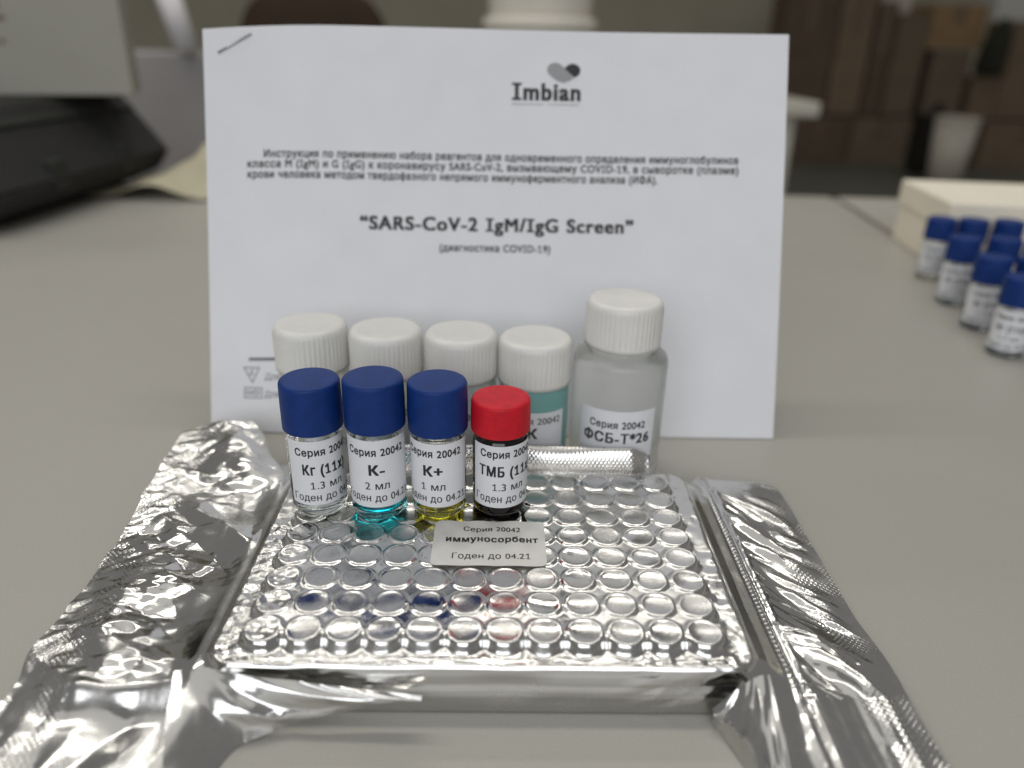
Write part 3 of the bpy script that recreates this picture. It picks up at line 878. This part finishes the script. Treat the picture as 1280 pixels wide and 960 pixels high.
tube('carry_strap', [(-200, 40, tz + 1), (-120, 34, tz + 3), (-60, 30, tz + 2.6), (-20, 40, tz + 2.2)], 2.2, black, bag)
cream = simple('cream_card', (0.34, 0.33, 0.285), 0.75, 0.05, 14)
Yc = 575
c0 = at(168, 119, Yc)
cart = empty('cream_carton', (c0[0], Yc, tz + 0.4), 0.33)
tag(cart, 'cream cardboard carton with small dark red print resting on the black bag', 'carton')
bm_obj('carton_body', box_bm(-260, 0, 0, 70, 0, 150, 1.6), cream, cart)
bm_obj('lid_flap', box_bm(-261, 1, -1.5, 71.5, 150.3, 153, .8), cream, cart)
pr = []
rb = random.Random(5)
redink = simple('dark_red_print', (0.10, 0.035, 0.03), 0.7, .1)
b = bmesh.new()
for row, (py, x0, x1) in enumerate(((5, -5, 16), (19, -5, 24), (33, -5, 14), (47, -5, 26))):
    x = x0
    while x < x1:
        w = rb.uniform(3.5, 8)
        pa, pc = at(x, py, Yc - 1), at(min(x + w, x1), py + 6, Yc - 1)
        box_bm(pa[0] - c0[0], pc[0] - c0[0], -0.5, 0.2, pc[2] - tz - 1.0, pa[2] - tz - 1.0, bm=b)
        x += w + 2
bm_obj('print', b, redink, cart)

# crumpled cream sheet lying behind the bag
def crumpled():
    nx, ny = 36, 26; V, Fc = [], []
    for j in range(ny):
        for i in range(nx):
            u, v = i / (nx - 1), j / (ny - 1)
            x, y = 120 * (u - .5), 90 * (v - .5)
            z = 1 + 32 * math.exp(-((u - .62) / .24) ** 2) * (0.35 + .65 * v) + 10 * float(billow(u * 4 + v, v * 3, 5)) * (0.2 + v)
            V.append((x + y * .3, y, z))
    for j in range(ny - 1):
        for i in range(nx - 1):
            a = j * nx + i; Fc.append((a, a + 1, a + nx + 1, a + nx))
    p = at(212, 235, 590)
    o = mesh_obj('crumpled_sheet', V, Fc, simple('yellowish_paper', (0.50, 0.46, 0.33), 0.8, .06, 30), None, loc=(p[0], 592, 0.1))
    tag(o, 'crumpled yellowish sheet lying between the black bag and the booklet', 'paper')
crumpled()

# ------------------------------------------------------------------ room behind, all out of focus
greyp = simple('pale_grey_plastic', (0.29, 0.275, 0.27), 0.6, .05, 12)
whitep = simple('white_frame_paint', (0.75, 0.73, 0.74), 0.5, .04, 12)
def chair_pale():
    Y = 1250
    p0, p1 = at(160, 62, Y), at(262, 62, Y); zt = p0[2]; 
    c = empty('pale_chair', ((p0[0] + p1[0]) / 2, Y, -750)); tag(c, 'pale grey chair with slanting white frame beyond the black bag', 'chair')
    ox = (p0[0] + p1[0]) / 2
    w = (p1[0] - p0[0]) / 2 + 60
    bm_obj('backrest', box_bm(-w, w, 0, 25, 440 - 750 + 750, zt + 750, 10, 3), greyp, c, smooth=True)
    bm_obj('seat', box_bm(-w, w, -380, -5, 400, 430, 10, 3), greyp, c, smooth=True)
    a, d = at(203, -30, Y - 10), at(236, 62, Y - 10)
    tube('frame_bar', [(a[0] - ox, -16, a[2] + 750), (d[0] - ox, -16, d[2] + 750)], 19, whitep, c, 12)
    for sx in (-1, 1):
        for sy in (-360, -10):
            tube('leg', [(sx * (w - 20), sy, 400), (sx * (w + 10), sy, 0)], 14, whitep, c, 10)
chair_pale()
def office_chair():
    Y = 2100
    pl, pr_ = at(296, 26, Y), at(487, 26, Y)
    ox = (pl[0] + pr_[0]) / 2; w = (pr_[0] - pl[0]) / 2
    c = empty('office_chair', (ox, Y, -750)); tag(c, 'dark brown chair with a rounded back seen above the booklet', 'chair')
    dk = simple('dark_brown_leather', (0.042, 0.028, 0.020), 0.85, .15, 12, specular_IOR_Level=0.1)
    zb, zt = 560, pl[2] + 750 + 90
    V, Fc = [], []; n = 30
    for yy, k in ((-30, .93), (0, 1.0), (40, .93)):
        for i in range(n):
            t = 2 * math.pi * i / n
            ex = 0.62
            x = w * 1.03 * k * math.copysign(abs(math.cos(t)) ** ex, math.cos(t))
            z = (zb + zt) / 2 + (zt - zb) / 2 * k * math.copysign(abs(math.sin(t)) ** .75, math.sin(t))
            V.append((x, yy, z))
    for j in range(2):
        for i in range(n): Fc.append((j * n + i, j * n + (i + 1) % n, (j + 1) * n + (i + 1) % n, (j + 1) * n + i))
    Fc.append(tuple(range(n - 1, -1, -1))); Fc.append(tuple(2 * n + i for i in range(n)))
    mesh_obj('backrest', V, Fc, dk, c)
    bm_obj('seat', box_bm(-w, w, -430, -20, 450, 530, 25, 3), dk, c, smooth=True)
    tube('column', [(0, -220, 40), (0, -220, 450)], 28, dk, c, 14)
    for k in range(5):
        a = k * 2 * math.pi / 5 + .3
        tube('leg', [(0, -220, 70), (290 * math.cos(a), -220 + 290 * math.sin(a), 14)], 14, dk, c, 8)
office_chair()

# white side table with what stands on it
def side_table():
    Y0 = 1700
    pe = at(1028, 128, Y0); zt = pe[2]
    x1 = pe[0]; x0 = x1 - 1050
    t = empty('white_table', ((x0 + x1) / 2, Y0 + 300, -750)); tag(t, 'white table with a white leg behind the booklet', 'table')
    ox = (x0 + x1) / 2; wh = simple('white_melamine', (0.55, 0.53, 0.46), 0.4, .04, 8)
    bm_obj('table_top', box_bm(x0 - ox, x1 - ox, -300, 300, zt + 750 - 34, zt + 750, 6), wh, t)
    for sx in (x0 + 60, x1 - 62):
        for sy in (-250, 250):
            bm_obj('leg', box_bm(sx - ox - 20, sx - ox + 20, sy - 20, sy + 20, 0, zt + 750 - 34.5, 4), wh, t)
    # two white tubs, one stacked on the other
    tub = simple('white_tub_plastic', (0.80, 0.76, 0.68), 0.5, .04, 10)
    cx = at(676, 20, Y0 + 60)
    half = (at(748, 26, Y0 + 60)[0] - at(606, 26, Y0 + 60)[0]) / 2
    zs = at(676, 21, Y0 + 60)[2]
    for nm, z0, z1, lb in (('plastic_tub', zt + .5, zs, 'lower wide white plastic tub standing on the white table'), ('plastic_tub', zs + .5, zs + 150, 'upper white plastic tub stacked on another white tub')):
        h = z1 - z0
        o = lathe(nm, smooth_prof([(0.001, 0), (half * .90, 0), (half * .97, h * .86), (half * 1.02, h * .87), (half * 1.02, h * .97), (half * .9, h), (0.001, h)], 8, 3), tub, None, n=40)
        o.location = (cx[0] * S, (Y0 + 60 + half * .3) * S, z0 * S); tag(o, lb, 'tub')
side_table()

# cardboard boxes stacked against the far wall
CB = [simple('cardboard_%s' % n, c, 0.85, .12, 6) for n, c in (('brown', (0.25, 0.18, 0.12)), ('dark', (0.155, 0.11, 0.075)), ('tan', (0.37, 0.24, 0.12)), ('grey', (0.20, 0.155, 0.105)))]
tape = simple('packing_tape', (0.20, 0.14, 0.09), 0.35, .1, 9)
def crate(x0, x1, yt, yb_, Y, m, label, depth=380):
    xm = (x0 + x1) / 2; ym = (max(yt, 0) + yb_) / 2
    a, c = at(x0, ym, Y), at(x1, ym, Y)
    z1, z0 = at(xm, yt, Y)[2], at(xm, yb_, Y)[2]
    w = (c[0] - a[0]) / 2
    o = empty('cardboard_box', ((a[0] + c[0]) / 2, Y, z0)); tag(o, label, 'box', 'brown cardboard boxes against the far wall')
    h = z1 - z0
    bm_obj('carton_body', box_bm(-w, w, 0, depth, 0, h - 6, 4), CB[m], o)
    for s_ in (-1, 1):
        bm_obj('flap', box_bm(-w, w, depth / 2 + (2 if s_ > 0 else -depth / 2), depth / 2 + (depth / 2 if s_ > 0 else -2), h - 5.5, h, 1.5), CB[m], o)
    bm_obj('tape', box_bm(-32, 32, -1.2, 0, h * .55, h - 7), tape, o)
    return z0
FL = -750.0
def fy(px, y, Y):  # picture row where the floor meets depth Y
    p = at(px, 200, Y)
    # solve by stepping
    lo, hi = 100, 400
    for _ in range(40):
        mid = (lo + hi) / 2
        if at(px, mid, Y)[2] > FL: lo = mid
        else: hi = mid
    return mid
rows = [  # x0, x1, top, bottom(None = floor), depth, colour, label
    (985, 1060, 146, None, 6300, 1, 'dark brown cardboard box on the floor under the tallest brown stack'),
    (1062, 1136, 147, None, 6320, 3, 'grey brown cardboard box on the floor beside the dark gap'),
    (976, 1040, -60, 144, 6350, 1, 'tall dark brown cardboard box at the end of the stack beside the white table'),
    (1043, 1085, -40, 144, 6340, 0, 'tall narrow brown cardboard box between two taller neighbours'),
    (1088, 1112, 2, 145, 6360, 1, 'narrow dark cardboard box wedged in the row of tall boxes'),
    (1114, 1152, 17, 145, 6330, 3, 'grey brown tall cardboard box with a pale carton behind its top'),
    (1160, 1206, 62, 144, 6320, 3, 'olive brown cardboard box under the orange brown box'),
    (1164, 1232, 6, 60, 6330, 2, 'orange brown open cardboard box on top of the stack'),
    (1212, 1252, 96, 150, 6300, 0, 'brown cardboard box below the dark green sack'),
    (1256, 1330, 26, 150, 6280, 0, 'large brown cardboard box at the far end of the stack'),
    (1150, 1216, 147, None, 6420, 1, 'dark cardboard box standing behind the white bin'),
    (1226, 1330, 152, None, 6300, 0, 'wide brown cardboard box on the floor beyond the white bin'),
]
for r_ in rows:
    yb2 = r_[3] if r_[3] is not None else fy((r_[0] + r_[1]) / 2, 0, r_[4])
    crate(r_[0], r_[1], r_[2], yb2, r_[4], r_[5], r_[6])
# pale things above and among the boxes
def pale_carton(x0, x1, yt, yb_, Y, col, label):
    a, c = at(x0, yb_, Y), at(x1, yt, Y)
    o = empty('pale_carton', ((a[0] + c[0]) / 2, Y, a[2])); tag(o, label, 'carton')
    w = (c[0] - a[0]) / 2; h = c[2] - a[2]
    m = simple('pale_card', col, .7, .04, 6)
    bm_obj('carton_body', box_bm(-w, w, 0, 300, 0, h - 20, 4), m, o); bm_obj('lid', box_bm(-w - 6, w + 6, -6, 306, h - 60, h, 4), m, o)
pale_carton(1100, 1166, -120, 30, 6760, (0.78, 0.70, 0.64), 'pale pinkish carton rising behind the tall brown boxes')
pale_carton(1238, 1340, -120, 40, 6760, (0.78, 0.80, 0.72), 'pale greenish white carton rising behind the far brown box')
# white bin on the floor
Yb = 5600; pc = at(1190, 180, Yb); hw = (at(1215, 180, Yb)[0] - at(1166, 180, Yb)[0]) / 2
zt_ = at(1190, 146, Yb)[2]
binm = simple('white_bin_plastic', (0.78, 0.72, 0.62), .5, .05, 8)
wbin = empty('waste_bin', (pc[0], Yb, FL)); tag(wbin, 'white tapered waste bin standing before the cardboard boxes', 'bin')
hh = zt_ - FL
lathe('bin_body', [(0.001, 0), (hw * .8, 0), (hw, hh - 30), (hw * .97, hh - 30), (hw * .77, 12), (0.001, 12)], binm, wbin, n=40)
lathe('rim', [(hw * .96, hh - 34), (hw * 1.05, hh - 30), (hw * 1.05, hh - 5), (hw * .98, hh), (hw * .95, hh - 8)], binm, wbin, n=40, closed=False)
# dark green sack leaning on the boxes, dark coat-like bag
def sack(px, pyt, pyb, half_px, Y, col, label, lean):
    a = at(px, pyb, Y); t = at(px, pyt, Y); w = at(px + half_px, pyb, Y)[0] - a[0]; h = t[2] - a[2]
    prof = [(0.001, 0), (w * .8, 0.0), (w, h * .2), (w * .95, h * .6), (w * .6, h * .85), (w * .25, h * .93), (w * .35, h), (0.001, h * .98)]
    o = lathe('sack', smooth_prof(prof, 30, 3), simple('sack_cloth', col, .8, .2, 8), None, n=28)
    me = o.data
    for v in me.vertices:
        ang = math.atan2(v.co.y, v.co.x); k = 1 + .09 * math.sin(3 * ang + 8 * v.co.z) + .05 * math.sin(7 * ang)
        v.co.x = v.co.x * k + lean * v.co.z; v.co.y *= k
    o.location = (a[0] * S, Y * S, a[2] * S); tag(o, label, 'sack')
sack(1232, 22, 94, 16, 6250, (0.028, 0.030, 0.016), 'dark green sack lying against the brown box stack', .1)
sack(1146, 128, fy(1146, 0, 5900), 16, 5900, (0.012, 0.010, 0.008), 'black sack on the floor beside the white bin', .1)

bpy.data.objects.remove(_to); bpy.data.curves.remove(_ts)
